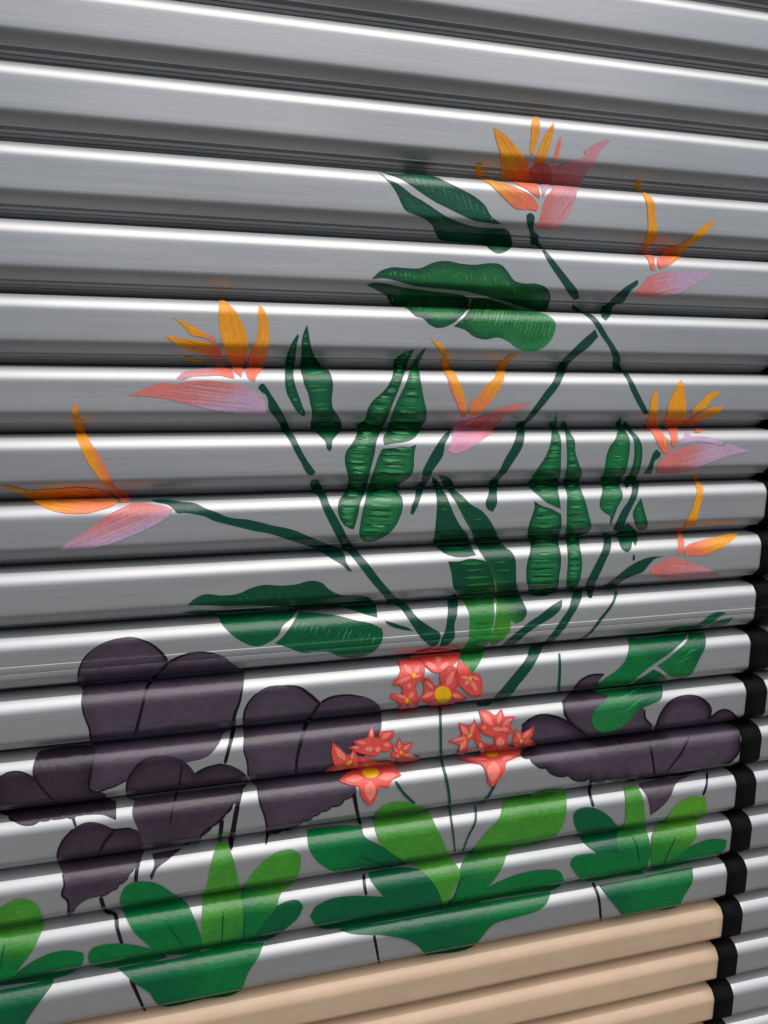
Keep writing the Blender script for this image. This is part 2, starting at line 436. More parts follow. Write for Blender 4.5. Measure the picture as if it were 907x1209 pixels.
flower('flower with a bent orange petal and pale pink bract, on the short branch off the tall stem', [
    ('bract', q('z8', '530,535 570,495 600,460 660,440 740,435 820,435 875,440 840,470 780,505 720,535 670,545 600,545'), COR2, G('z8', '590,480', '760,490', LAV)),
    ('petal', q('z8', '550,38 570,45 572,90 605,110 625,140 632,200 640,260 635,300 600,325 595,360 625,375 630,430 615,430 600,390 580,355 590,300 600,250 598,190 592,140 575,105 548,80'), ORA, G('z8', '615,290', '610,370', COR)),
    ('petal', q('z8', '888,212 870,245 830,290 790,320 750,350 735,375 700,405 650,425 638,400 645,370 670,345 720,325 770,300 810,265 850,230'), ORA, G('z8', '790,310', '690,380', COR))])
flower('V shaped pair of orange petals on a pink bract, between two broad leaves', [
    ('bract', q('s1', '790,425 740,460 680,485 620,520 590,560 560,605 520,640 460,680 400,715 340,733 300,715 310,680 325,630 330,580 380,545 450,525 530,495 600,465 680,440 750,430'), COR2, G('s1', '480,540', '460,670', (226, 160, 184))),
    ('petal', q('s1', '190,30 205,50 240,65 275,100 290,150 305,215 340,260 370,320 395,390 405,450 405,510 385,520 365,470 340,410 315,350 295,290 270,240 260,190 260,140 235,95 205,62'), ORA, G('s1', '370,350', '320,380', COR)),
    ('petal', q('s1', '730,122 690,160 650,195 635,240 628,300 600,350 560,410 510,470 460,500 425,500 430,440 445,395 460,420 490,370 530,320 575,280 585,235 610,190 660,150'), ORA, G('s1', '570,300', '480,420', (240, 134, 76)))])
flower('fan of four orange petals above a lilac bract that points away from the stem', [
    ('bract', q('s3', '480,405 510,370 520,330 545,330 550,360 620,360 690,370 740,395 720,408 660,395 590,385 530,395'), LAV, None),
    ('bract', q('s3', '880,440 820,455 740,475 660,505 580,540 500,562 420,570 355,565 370,510 400,470 450,440 520,420 600,405 680,405 740,415 760,395 820,420'), COR2, G('s3', '520,440', '660,500', LAV)),
    ('petal', q('s3', '360,88 365,130 365,200 362,260 372,310 395,345 425,390 430,440 405,455 385,430 360,390 335,340 300,310 310,260 322,200 330,140'), ORA, G('s3', '345,230', '355,330', COR)),
    ('petal', q('s3', '497,38 512,70 520,130 525,200 525,270 480,310 478,370 465,415 445,410 440,360 420,325 405,290 415,230 435,160 465,90'), ORA, G('s3', '480,220', '460,340', COR)),
    ('petal', q('s3', '718,98 700,125 665,160 640,195 600,215 550,240 570,200 610,160 650,120'), ORA),
    ('petal', q('s3', '740,192 720,215 670,245 620,265 580,290 550,300 510,300 510,270 560,250 620,215 680,195'), ORA, G('s3', '640,230', '530,290', COR)),
    ('petal', q('s3', '570,318 630,320 600,340 565,335'), COR)])
flower('low flower with a coral bract and two orange petals, closest to the black strap', [
    ('bract', q('s6', '410,608 470,620 530,640 600,665 680,695 735,735 680,745 560,750 460,760 380,758 310,740 272,710 275,680 330,650'), COR2, G('s6', '470,650', '470,750', PNK)),
    ('petal', q('s6', '560,70 590,75 600,105 625,150 622,210 605,270 585,350 575,390 520,415 480,430 485,470 497,510 490,560 475,590 450,590 460,540 450,480 445,430 500,400 520,360 550,300 575,230 585,170 570,120'), ORA, G('s6', '540,350', '480,470', COR)),
    ('petal', q('s6', '860,458 830,490 780,530 720,560 650,590 570,600 500,598 500,560 530,525 590,505 650,490 740,470 820,452'), ORA, G('s6', '760,510', '540,570', COR))])

# --- stems
stem('curved dark green stem of the flat lying flower', q('z2', '-60,168 0,163 60,168 130,178 220,188 300,225 360,245 420,272 480,285 560,292 640,310 720,330') + q('B', '-30,515 80,560 200,610 260,632 320,665 345,700 355,745 400,815 380,812 330,770 270,735 200,690 150,655 60,625 0,605') + q('z2', '760,400 680,378 600,365 500,340 420,320 340,298 280,270 220,258 150,250 105,250 80,225 50,200 0,188 -40,180'))
stem('long slanting dark green stem broken in two, below the upright crested flower', q('z3', '30,530 45,505 70,500 95,535 130,590 170,650 210,720 240,785 265,850 290,880 310,920 340,980 380,1050 420,1105 437,1130 430,1145 390,1150 370,1130 340,1070 300,1000 265,930 235,880 205,840 180,785 140,730 105,680 100,620 85,580 50,555'),
     q('B', '100,175 110,160 155,160 185,225 215,275 235,330 280,410 330,500 370,580 430,665 480,720 530,780 590,860 650,930 720,1005') + q('t1', '200,380 260,450 330,500 368,525 372,550 355,582 335,590 280,550 230,480 170,400') + q('B', '660,1030 600,960 530,880 470,800 430,750 380,690 330,640 290,570 250,490 210,410 180,340 150,270 115,240'))
stem('short dark stem piece rising beside the foot of the long slanting stem', q('t1', '405,375 440,325 455,350 455,400 452,440 440,480 438,550 400,585 368,592 375,560 395,510 405,450 408,400'))
stem('thin dark twig beside the wide flat leaf', q('t1', '100,465 130,472 170,485 210,497 240,515 200,510 150,498 115,482'))
stem('tall dark stem under the topmost flower', q('z8', '78,195 95,185 112,200 110,230 108,260 130,285 130,310 150,340 180,370 220,420 260,470 300,525 305,550 285,560 265,540 235,490 200,440 165,385 130,330 95,320 92,270 80,230'),
     q('s2', '480,35 530,75 575,90 610,125 650,190 690,250 710,290 715,350 745,375 770,410 800,470 830,530 850,570 830,575 800,530 765,460 740,400 715,370 675,350 675,290 655,240 620,190 590,140 560,105 510,75 475,60'))
stem('long dark branch slanting down from the tall stem', q('s2', '590,160 605,195 560,245 500,290 455,335 440,375 415,430 370,490 320,550 280,595 245,625 245,680 235,730 200,790 160,850 115,905 110,960 110,1010 90,1048 65,1035 55,1010 70,960 75,905 115,860 150,790 190,720 205,670 205,625 245,600 290,540 340,470 390,400 405,340 450,290 520,220'))
stem('short dark branch to the flower with a bent petal', q('z8', '555,472 558,485 525,520 490,570 450,585 435,630 420,648 400,630 402,590 430,570 460,540 500,505'))
stem('dark stalk beside the V shaped flower', q('s1', '310,590 305,630 280,680 270,740 240,790 205,840 190,880 155,930 140,980 115,1050 90,1095 75,1090 80,1050 100,1000 110,930 140,890 150,830 180,770 220,700 260,640'))
stem('dark stem running through the small leaf under the fan shaped flower', q('s5', '430,255 455,275 450,300 420,320 410,360 400,400 350,400 375,365 395,320 410,275'),
     q('s5', '325,440 325,480 320,520 290,590 260,650 230,720 215,735 170,735 190,690 230,610 265,560 285,500 280,450 290,430'))
stem('dark stem sections below the small leaf, running down to the red blossoms', q('s5', '115,750 155,760 158,840 130,910 95,990 60,1065 45,1140 25,1140 10,1060 40,990 80,910 110,840'),
     q('t2', '530,260 580,255 575,300 555,350 530,390 500,440 460,490 420,530 375,545 355,590 330,640 290,700 240,760 180,830 100,838 150,780 200,720 250,660 285,610 300,560 370,540 390,520 430,470 470,410 505,360 520,310'), q('t2', '10,862 100,854 80,875 20,880'))
stem('dark branch joining the broad centre leaf', q('t2', '470,310 470,345 440,385 390,420 330,455 270,500 215,545 150,548 200,505 250,465 300,425 360,385 410,345'))
stem('tapering dark stem of the low coral flower', q('s5', '470,890 420,905 385,940 345,985 290,1005 230,1035 180,1065 110,1070 150,1045 200,1005 260,955 320,920 390,895'))
stem('thin curling green line under the low coral flower', strokes=[q('t2', '760,260,16 750,310,14 720,360,14 680,410,16 650,450,14 610,495,12 565,520,8')])
stem('short thin upright green line beside the plum leaves', strokes=[q('t2', '455,595,12 458,660,14 450,800,16')])

# --- large leaves
MK = dict(color=LIGHT, layer=2)
leaf('narrow green leaf pair beside the crested flower', [
    (q('z3', '315,145 320,165 305,215 300,280 290,350 280,410 285,470 300,530 325,600 350,670 367,715 360,738 335,725 300,690 265,630 235,570 222,500 220,430 225,350 240,280 265,220 290,175'), LEAF),
    (q('z3', '378,78 385,110 395,170 405,230 430,300 470,360 480,385 520,400 545,430 560,480 562,540 555,610 565,680 600,730 625,780 620,830 590,870 560,910 550,975 535,982 520,965 510,920 480,885 440,850 410,830 408,770 415,710 400,640 385,570 360,510 345,450 330,400 335,330 338,260 340,190 360,120'), LEAF)],
    [dict(color=MID, layer=2, ang=-5, spacing=7, wid=3.0, lo=.15, hi=.8, skip=.35)], rim=(.010, (12, 98, 62)))
leaf('tall split leaf with light green brush strokes, left of the V shaped flower', [
    (q('z4', '460,103 440,140 420,190 405,240 388,290 365,350 340,410 318,470 295,520 275,560 255,610 245,670 230,730 215,790 200,850 185,900 165,950 155,1000 140,1060 128,1092 105,1085 75,1065 52,1030 42,980 50,930 80,890 95,850 100,810 88,760 80,710 85,670 120,620 145,570 150,520 190,490 205,435 230,390 280,345 315,305 340,250 345,200 350,165 390,130'), LEAF),
    (q('z4', '525,90 515,120 495,160 480,200 490,240 500,300 515,380 528,440 525,490 500,530 480,570 450,600 400,615 340,622 300,630 290,600 310,550 330,490 350,430 380,360 410,300 430,240 445,195 475,140'), LEAF2),
    (q('z4', '475,625 465,660 460,710 458,760 440,800 410,825 380,845 370,880 395,920 398,970 385,1020 360,1070 320,1115 270,1145 220,1160 180,1155 160,1120 165,1060 180,980 195,920 205,870 225,810 245,750 265,690 285,650 350,645 420,645'), LEAF2)],
    [dict(color=MID, layer=2, ang=2, spacing=7.0, wid=5.6, lo=.14, hi=.86, skip=.1), dict(color=LIGHT, layer=3, ang=3, spacing=8, wid=3.0, lo=.2, hi=.8, skip=.2), dict(color=(2, 56, 36), layer=3, ang=2, spacing=9, wid=1.4, lo=.05, hi=.9, skip=.2)], rim=(.011, (26, 114, 64)))
leaf('dark glossy leaf high up below the topmost flower', [
    (q('z5', '90,60 150,68 230,72 320,72 400,88 480,125 560,165 630,205 680,250 715,310 745,335 775,358 700,350 620,335 550,305 480,270 400,230 330,185 260,135 190,95 130,75'), LEAF),
    (q('z5', '70,52 100,75 135,105 175,120 220,150 270,190 330,225 390,265 450,305 510,335 580,360 660,375 740,380 800,385 825,420 835,465 820,495 790,515 750,522 710,500 680,475 620,465 540,458 470,452 420,440 400,400 380,360 340,325 280,300 235,280 215,250 190,195 160,145 120,100'), LEAF)],
    [dict(color=(48, 118, 88), layer=2, ang=72, spacing=6, wid=2.6, lo=.2, hi=.75, skip=.1, idx=[0]), dict(color=(34, 100, 74), layer=2, ang=70, spacing=6.5, wid=2.2, lo=.08, hi=.45, skip=.15, idx=[1])], rim=(.012, (16, 94, 66)))
leaf('wide wavy leaf with pale green strokes under the dark glossy leaf', [
    (q('z6', '35,148 70,115 120,97 190,100 250,100 310,75 370,68 430,80 500,85 560,78 610,85 640,115 670,155 710,168 770,170 815,190 832,225 815,290 750,285 680,265 620,245 540,225 460,205 380,195 300,188 220,178 150,158 90,145'), LEAF),
    (q('z6', '10,175 40,165 100,170 170,185 240,195 310,205 380,212 450,225 470,240 455,290 430,320 380,355 330,367 290,350 265,325 230,315 190,280 120,262 100,225 60,200'), LEAF),
    (q('z6', '480,235 560,240 640,262 700,285 770,295 820,310 855,345 850,390 825,435 780,465 730,470 680,455 640,425 600,410 540,418 490,405 450,375 400,360 430,335 460,300 475,265'), LEAF, G('z6', '560,340', '740,380', MID))],
    [dict(color=(62, 134, 66), layer=2, ang=82, spacing=6, wid=2.6, lo=.28, hi=.7, skip=.12, idx=[0]), dict(color=(64, 142, 76), layer=2, ang=108, spacing=4.5, wid=2.6, lo=.1, hi=.7, skip=.1, idx=[2]), dict(color=MID, layer=2, ang=90, spacing=8, wid=2.2, lo=.55, hi=.85, skip=.3, idx=[1])], rim=(.014, (26, 112, 56)))
leaf('upright split leaf with rung like strokes below the long branch', [
    (q('s4', '235,30 240,90 235,140 255,165 265,210 265,300 262,380 255,430 245,480 255,540 265,610 230,595 180,570 130,530 85,490 65,460 90,420 130,360 170,300 195,240 205,190 205,140 190,100 220,85'), LEAF2),
    (q('s4', '105,560 150,590 210,610 265,640 268,700 255,760 245,800 260,860 265,930 255,1010 245,1080 200,1120 140,1130 85,1115 65,1060 58,990 65,920 80,860 80,810 65,760 75,700 95,640 108,600'), LEAF),
    (q('s4', '275,85 295,100 310,140 345,200 350,270 375,350 390,400 370,450 390,510 410,560 430,640 445,720 430,745 370,770 375,830 388,900 388,980 370,1050 330,1085 295,1080 300,1000 305,920 300,840 290,780 298,700 300,600 300,520 280,460 295,380 300,300 295,210 285,150 262,120'), LEAF2)],
    [dict(color=MID, layer=2, ang=-2, spacing=7.0, wid=5.0, lo=.12, hi=.9, skip=.1), dict(color=(2, 54, 34), layer=3, ang=-2, spacing=9, wid=1.3, lo=.05, hi=.95, skip=.2), dict(color=LIGHT, layer=3, ang=-2, spacing=11, wid=1.5, lo=.2, hi=.8, skip=.3)], rim=(.010, (22, 110, 62)))
leaf('small split leaf crossed by a stem, under the fan shaped flower', [
    (q('s5', '215,55 220,110 240,140 268,190 270,260 260,330 245,390 220,430 205,470 225,500 230,540 200,600 170,680 155,710 155,650 120,630 95,600 95,560 108,500 100,440 120,380 130,300 150,240 185,190 195,140 185,105'), LEAF2),
    (q('s5', '240,90 265,110 280,140 320,180 342,230 345,290 335,360 320,410 300,440 270,470 250,490 235,455 270,400 290,340 298,260 290,190 260,150 225,115'), LEAF),
    (q('s5', '340,545 350,580 365,640 378,690 375,725 330,735 310,720 300,680 290,640 310,590'), LEAF),
    (q('s5', '200,790 190,755 260,690 310,745 315,790 305,830 285,800 275,850 255,868 225,850'), LEAF),
    (q('s5', '290,880 302,885 300,915 285,915'), LEAF)],
    [dict(color=MID, layer=2, ang=-3, spacing=7, wid=2.4, lo=.2, hi=.8, skip=.2, idx=[0, 2]), dict(color=LIGHT, layer=3, ang=-3, spacing=12, wid=1.6, lo=.3, hi=.75, skip=.3, idx=[0])], rim=(.009, (24, 114, 62)))
leaf('broad centre leaf fading to yellow green above the red blossoms', [
    (q('s7', '95,60 130,85 150,130 180,170 200,220 230,290 265,350 300,395 310,430 330,480 350,510 290,520 230,520 170,500 130,470 105,430 112,380 120,300 125,220 120,160 105,110'), LEAF),
    (q('s7', '135,52 180,60 215,90 225,135 270,170 320,220 380,255 420,300 455,360 480,420 510,460 550,490 572,530 578,600 582,680 600,740 625,790 640,830 620,880 575,902 548,880 540,950 490,1000 440,1030 425,1010 440,960 460,880 465,800 465,745 465,690 440,620 410,550 370,490 340,430 320,370 280,300 240,220 200,160 160,100'), LEAF, G('s7', '580,760', '480,880', (62, 134, 40))),
    (q('s7', '190,545 250,545 310,530 370,535 410,550 430,590 450,650 460,710 450,760 455,830 445,920 425,1000 400,1040 385,1090 360,1140 330,1180 300,1150 265,1110 250,1080 270,1050 300,1010 310,930 310,850 285,790 250,740 220,690 210,620'), LEAF, G('s7', '340,680', '390,850', (44, 134, 52)))],
    [dict(color=(34, 120, 54), layer=2, ang=-3, spacing=7, wid=3.4, lo=.3, hi=.95, skip=.25, idx=[2]), dict(color=MID, layer=2, ang=0, spacing=11, wid=1.6, lo=.2, hi=.8, skip=.4, idx=[0, 1])])
leaf('wide flat leaf under the long slanting stem', [
    (q('s8', '40,162 75,132 115,115 190,120 260,112 310,90 370,75 440,78 510,72 570,57 615,65 650,95 700,118 770,120 820,130 845,155 855,215 800,200 740,180 690,165 600,172 500,170 400,165 300,162 200,165 120,162'), LEAF),
    (q('s8', '15,193 80,182 160,182 300,178 420,178 510,182 490,215 450,250 430,290 390,320 340,338 290,325 240,295 190,245 165,205 80,198'), LEAF2),
    (q('s8', '520,190 600,195 680,205 760,225 830,240 875,262 878,300 855,345 810,375 740,387 690,380 650,362 600,360 530,365 480,345 415,325 450,295 490,240'), LEAF2)],
    [dict(color=MID, layer=2, ang=115, spacing=6, wid=1.8, lo=.25, hi=.6, skip=.2, idx=[2]), dict(color=(16, 92, 62), layer=2, ang=80, spacing=9, wid=1.6, lo=.3, hi=.7, skip=.4, idx=[0])])

# --- plum coloured leaves
def scal(k, s_, n, dep):
    """ragged brush edge: n rounded bumps along a polyline (bulging to its left side in picture terms)"""
    pts = [np.array(p[:2]) for p in q(k, s_)]; d = [0]
    for a_, b_ in zip(pts[:-1], pts[1:]): d.append(d[-1]+np.linalg.norm(b_-a_))
    cuts = [0]
    for j in range(n): cuts.append(cuts[-1] + random.uniform(.6, 1.4))
    cuts = [c*d[-1]/cuts[-1] for c in cuts]
    def at(t_): return np.array([np.interp(t_, d, [p[0] for p in pts]), np.interp(t_, d, [p[1] for p in pts])])
    out = []
    for c0, c1 in zip(cuts[:-1], cuts[1:]):
        a_, b_ = at(c0), at(c1); nn = np.array([(b_-a_)[1], -(b_-a_)[0]]); nn = nn/(np.linalg.norm(nn)+1e-6)*dep/W[k][2]*random.uniform(.6, 1.3)
        out.append(tuple(a_))
        for f, h in ((.2, .7), (.5, 1), (.8, .75)): out.append(tuple(at(c0+(c1-c0)*f) + nn*h))
    out.append(tuple(pts[-1])); SCAL.append(out); return out
SCAL = []
def plum(label, outs, lines=(), stems=(), color=PLUM, layer=0, rim=(.022, (76, 64, 77))):
    g_ = group_part('painted_leaf', label)
    lines = list(lines) + [[p + (1.1,) for p in e] for e in SCAL]; SCAL.clear()
    for k, (o_, c, gr) in enumerate(outs): sheet('leaf_blade', curve(o_, corner=50), c, MAT['dark'], layer + k*.5, g_, gr, rim=rim)
    for s_ in lines: sheet('leaf_outline', stroke_outline(s_), INK, MAT['dark'], layer+1.6, g_)
    for s_ in stems: sheet('leaf_stalk', stroke_outline(s_), INK, MAT['dark'], layer+.4, g_)
    return g_
plum('large heart shaped plum leaf crossed by the seam line', [
    (q('t5', '50,275 50,215 75,155 120,110 180,75 250,55 320,50 390,75 440,115 475,150 490,175 560,140 640,122 700,125 760,145 810,185 860,215 855,300 840,360 815,430 800,490 760,520 735,570 700,615 660,640 600,655 480,690 300,740 200,785 110,800 105,730 125,640 130,590 110,550 105,500 75,430 65,370 75,300'), PLUM, G('t5', '300,480', '600,500', (76, 64, 77)))],
    [q('t5', '490,175,14 440,230,16 390,290,16 365,380,14 340,480,16 325,530,12'), q('t5', '330,55,6 400,80,9 450,120,13 485,165,16'), q('t5', '490,175,16 560,140,10 640,124,8 710,128,5'), q('t5', '52,270,8 55,210,8 80,155,6 120,112,5'), q('t5', '70,380,7 80,430,7 105,495,9 112,550,10'), q('t5', '125,630,8 112,720,10 112,795,10 200,785,7 290,745,6')],
    [q('t5', '850,300,9 835,370,13 812,430,18 806,500,20 785,590,18 765,665,16')])
plum('broad dark plum leaf cluster with a ragged lower edge at the mural side', [
    (q('t7', '-40,360 0,345 60,315 130,308 190,325 235,350 232,300 245,240 275,165 400,140 530,125 665,120 680,170 665,260 630,380 650,450 740,460 780,500 830,520 830,655 790,640 740,620 640,618 560,628') + scal('t7', '540,632 420,640 350,652 290,656 240,678 180,686 120,666 60,634', 6, 14) + q('t7', '20,618 -40,600'), PLUM2, None)],
    [q('t7', '245,340,14 280,400,16 340,470,14 400,530,12'), q('t7', '665,170,14 655,280,12 632,380,14 645,445,12'), q('t7', '-30,352,12 0,345,12 60,315,10 130,308,10 190,325,12 240,355,14'), q('t7', '60,640,8 120,675,8 180,695,8 240,685,8 290,660,8')],
    [q('t7', '515,635,20 530,670,18 545,710,16')], layer=1, rim=(.02, (58, 44, 55)))
plum('plum leaf partly behind the red star blossoms', [
    (q('t6', '78,310 80,240 105,180 150,130 210,95 290,87 370,95 430,130 470,165 490,180 550,150 630,138 700,142 770,165 812,205 820,270 815,330 760,420 720,480 690,540 680,600 685,655') + scal('t6', '685,658 640,683 600,715 540,742 480,770 430,802 380,822 340,848 270,868 230,885', 8, 9) + q('t6', '215,900 205,940 195,940 205,860 190,780 165,710 155,640 130,610 100,560 100,500 78,430 80,370'), PLUM, None)],
    [q('t6', '490,180,16 450,240,18 410,310,22 390,380,18 370,460,16 358,570,12'), q('t6', '80,310,10 85,230,12 110,175,10 150,130,8'), q('t6', '300,88,7 380,98,12 440,140,16 488,182,16'), q('t6', '495,178,14 550,150,10 640,138,8 720,148,6'), q('t6', '80,430,8 100,500,8 105,570,8'), q('t6', '155,640,8 168,715,10 192,785,10 206,865,10 200,940,10')],
    [q('t6', '670,665,24 690,770,18 706,835,18')])
plum('darkest plum leaf overlapping the large heart shaped one', [
    (q('t8', '362,220 358,170 385,110 430,65 490,45 560,48 610,70 645,105 655,120 700,95 770,78 830,95 875,130 880,160 860,190 835,220') + scal('t8', '832,225 800,275 750,328 690,370 668,405 600,422', 7, 9) + q('t8', '520,440 440,448 410,360 385,290 395,240'), PLUM2, G('t8', '600,120', '560,330', PLUM)),
    (q('t8', '470,465 600,442 540,490 490,530 470,575 460,560 480,510'), PLUM2, None)],
    [q('t8', '600,80,8 590,140,8 570,230,8 555,290,7 545,340,5'), q('t8', '655,120,10 700,95,8 770,78,8'), q('t8', '362,200,8 362,165,8 388,110,8 430,66,7 490,46,6'), q('t8', '820,245,8 800,275,8 750,330,8 690,375,8 670,410,8')],
    [q('t8', '768,315,20 766,360,18 758,415,16'), q('t8', '845,205,18 830,300,18 815,390,20 808,450,12')], layer=2, rim=(.02, (62, 48, 60)))
plum('small drooping plum leaf above the leafy green rosette', [
    (q('t8', '68,500 65,460 85,410 130,360 190,330 250,335 300,355 340,360 380,355 420,375 440,440 430,470') + scal('t8', '425,478 400,515 360,565 310,612 250,645', 5, 7) + q('t8', '190,660 150,690 125,725 110,735 112,670 85,640 95,595 88,550'), PLUM2, G('t8', '250,420', '230,560', PLUM))],
    [q('t8', '310,365,12 270,410,14 235,480,10'), q('t8', '68,500,8 66,460,8 86,410,8 130,360,8'), q('t8', '88,550,9 95,595,9 86,640,10 108,662,10 112,730,10'), q('t8', '300,362,9 340,358,8 380,355,8')],
    [q('f5', '93,255,16 118,314,17 146,322,16 157,375,15 178,446,12'), q('f5', '208,570,16 240,640,13 264,692,10'), q('t8', '412,495,20 404,540,16 400,585,15')], layer=1.5, rim=(.02, (62, 48, 60)))
plum('wide plum leaf cluster reaching the black strap', [
    (q('t4', '197,150 240,105 270,70 310,52 355,50 330,80 420,130 500,170 505,210 530,240 535,275 400,290 300,290 215,210'), PLUM, None),
    (q('t4', '50,250 75,215 120,202 180,208 240,240 300,280 420,275 535,265 560,200 590,155 640,130 690,130 735,155 748,190 745,215 780,185 810,182 850,215 855,260 855,330 835,365') + scal('t4', '830,370 790,382 730,400 640,418 560,430 480,432', 3, 5) + scal('t4', '480,432 400,434 340,440 280,434 215,424 165,408 120,388 105,374 60,352 45,335', 7, 12) + q('t4', '70,320 55,280'), PLUM2, None),
    (q('t4', '480,455 560,436 680,422 620,455 600,500 560,545 525,570 515,510'), PLUM, None)],
    [q('t4', '50,240,7 110,202,7 180,208,9 240,240,10 310,290,9'), q('t4', '548,250,7 565,195,7 600,150,7 650,130,7 710,138,9 745,175,12 742,215,10'), q('t4', '745,215,10 780,185,7 810,182,7 850,215,9'), q('t4', '208,150,9 212,200,11 255,250,8'), q('t4', '520,290,10 535,370,8 542,430,8'), q('t4', '670,280,8 640,340,8 585,410,5'), q('t4', '410,300,7 445,325,5'), q('t4', '855,270,5 850,340,7 800,385,7 730,400,5'), q('t4', '505,180,6 506,210,7 532,240,7'), q('t4', '240,105,7 270,70,7 310,52,7 355,50,6')],
    [q('t4', '305,440,13 300,480,11 315,540,11'), q('t4', '735,412,8 733,460,9 720,497,10'), q('f7', '165,45,14 160,90,14'), q('f7', '172,570,15 200,640,14 215,768,12')])
g_ = stem('thin dark plum stalks between the green rosettes', strokes=[q('t6', '68,645,24 45,740,22 15,900,22 2,960,16'), q('f6', '212,298,9 214,330,10 220,365,9'), q('f6', '245,492,10 254,540,8 262,585,6'), q('t8', '130,305,14 140,340,14')], color=INK, layer=.4)
leaf('green leaf overlapping the plum leaf cluster', [
    (q('t3', '805,112 770,125 735,155 690,185 640,205 610,210 580,225 570,260 530,300 480,340 420,380 350,430 290,480 240,515 120,525 60,520 120,475 180,435 230,380 250,320 248,260 330,240 420,225 480,200 560,188 630,183 660,165 700,130 750,107'), GRN, G('t3', '330,380', '380,300', LEAF2), 4),
    (q('t3', '838,138 800,175 740,190 700,190 760,155'), LEAF2, None, 4),
    (q('t3', '600,215 670,210 685,260 680,310 655,360 630,410 600,455 560,478 500,475 470,455 430,420 410,410 470,370 530,320 580,270'), LEAF2, G('t3', '650,300', '540,380', GRN), 4),
    (q('t3', '260,515 330,470 390,430 430,450 470,490 430,500 440,560 430,600 380,625 320,650 280,690 230,740 170,775 100,785 60,765 40,710 60,660 110,615 130,580 60,560 30,530 150,520'), LEAF2, G('t3', '350,590', '190,680', (30, 120, 62)), 4)],
    [dict(color=(40, 132, 66), layer=5, ang=150, spacing=6, wid=2.0, lo=.25, hi=.7, skip=.4, idx=[3, 2], curvy=1.5)])

# --- leafy green rosettes
def rosette(label, leaves, lines=()):
    g_ = group_part('painted_rosette', label)
    for k, (o_, c, gr) in enumerate(leaves):
        ol = curve(o_); sheet('leaf_blade', ol, c, MAT['leaf'], 4.2 + .45*k, g_, gr, cellu=.008)
    for s_ in lines: sheet('leaf_vein', stroke_outline(s_), (10, 74, 44), MAT['leaf'], 4.4 + .45*len(leaves), g_)
    return g_
rosette('light and dark green rosette with five leaves under the small drooping plum leaf', [
    (q('f5', '45,490 55,458 100,438 170,433 240,442 310,462 350,490 300,505 220,515 150,528 90,528 60,515'), GRN, None),
    (q('f5', '765,290 810,270 850,268 868,290 850,330 800,375 740,420 690,430 620,440 640,390 700,330'), EMER, None),
    (q('f5', '640,215 670,170 720,115 780,80 830,75 860,95 855,150 830,200 785,240 765,290 720,350 650,430 590,460 600,380 620,290'), LIME, G('f5', '740,200', '680,330', GRN)),
    (q('f5', '168,275 178,228 210,200 260,193 315,205 370,240 425,285 455,345 478,410 480,470 400,480 320,470 260,425 215,380 185,325'), GRN, None),
    (q('f5', '540,50 580,48 600,110 620,190 630,260 640,350 620,450 540,460 480,460 480,370 485,270 505,190 520,110'), LIME, G('f5', '520,300', '620,420', GRN)),
    (q('f5', '160,532 250,515 350,500 480,470 600,445 718,432 700,480 660,540 635,600 615,625 480,650 390,672 330,675 305,655 280,620 225,585'), EMER, G('f5', '330,560', '560,520', GRN))],
    [q('f5', '340,345,5 380,400,6 425,460,4'), q('f5', '562,315,5 556,440,5'), q('f5', '645,330,4 640,420,4')])
rosette('cut off green rosette beside the five leaved one', [
    (q('f4', '-40,240 50,190 110,155 180,143 240,150 300,185 340,235 355,300 365,390 330,480 270,590 200,690 120,790 60,850 -40,880'), LIME, G('f4', '150,420', '80,720', GRN)),
    (q('f4', '110,800 180,740 270,680 380,625 500,590 620,588 700,605 710,645 680,720 620,775 570,800 450,835 300,860 100,880 -40,900 -40,850 60,830'), GRN, G('f4', '500,650', '100,820', EMER)),
    (q('f4', '-40,935 200,890 455,835 440,880 380,960 290,1080 230,1170 200,1225 150,1290 -40,1330'), EMER, None)],
    [q('f4', '40,530,12 20,640,10 0,760,8')])
rosette('widest green rosette with the red blossom stalks rising from it', [
    (q('f6', '35,160 120,150 205,148 215,180 260,205 350,255 350,270 260,285 180,290 110,285 65,255 38,210'), GRN, G('f6', '130,220', '300,260', EMER)),
    (q('f6', '42,430 60,400 110,375 170,366 275,368 235,320 225,295 330,280 395,290 440,340 465,400 520,340 560,370 580,390 480,410 300,445 130,472 75,470'), EMER, None),
    (q('f6', '655,75 730,50 790,32 848,30 850,100 835,150 800,190 740,210 670,230 650,275 610,330 560,370 500,400 510,330 520,270 550,230 590,175 640,120'), LIME, G('f6', '640,200', '560,340', GRN)),
    (q('f6', '245,130 250,105 285,75 330,68 375,78 415,105 440,150 465,200 485,250 515,290 495,350 465,405 440,340 395,290 340,255 290,225 260,190 248,160'), LIME, None),
    (q('f6', '590,345 650,315 720,292 790,283 830,290 843,320 820,345 740,360 640,375 540,395 480,400'), GRN, None),
    (q('f6', '130,475 300,448 480,412 640,380 800,355 790,385 770,405 700,430 620,455 580,500 555,530 410,558 390,530 350,505 280,492 180,488'), EMER, G('f6', '450,460', '720,400', GRN))],
    [q('f6', '200,240,4 240,255,5 300,280,3'), q('f6', '515,320,4 500,360,4 480,400,3')])
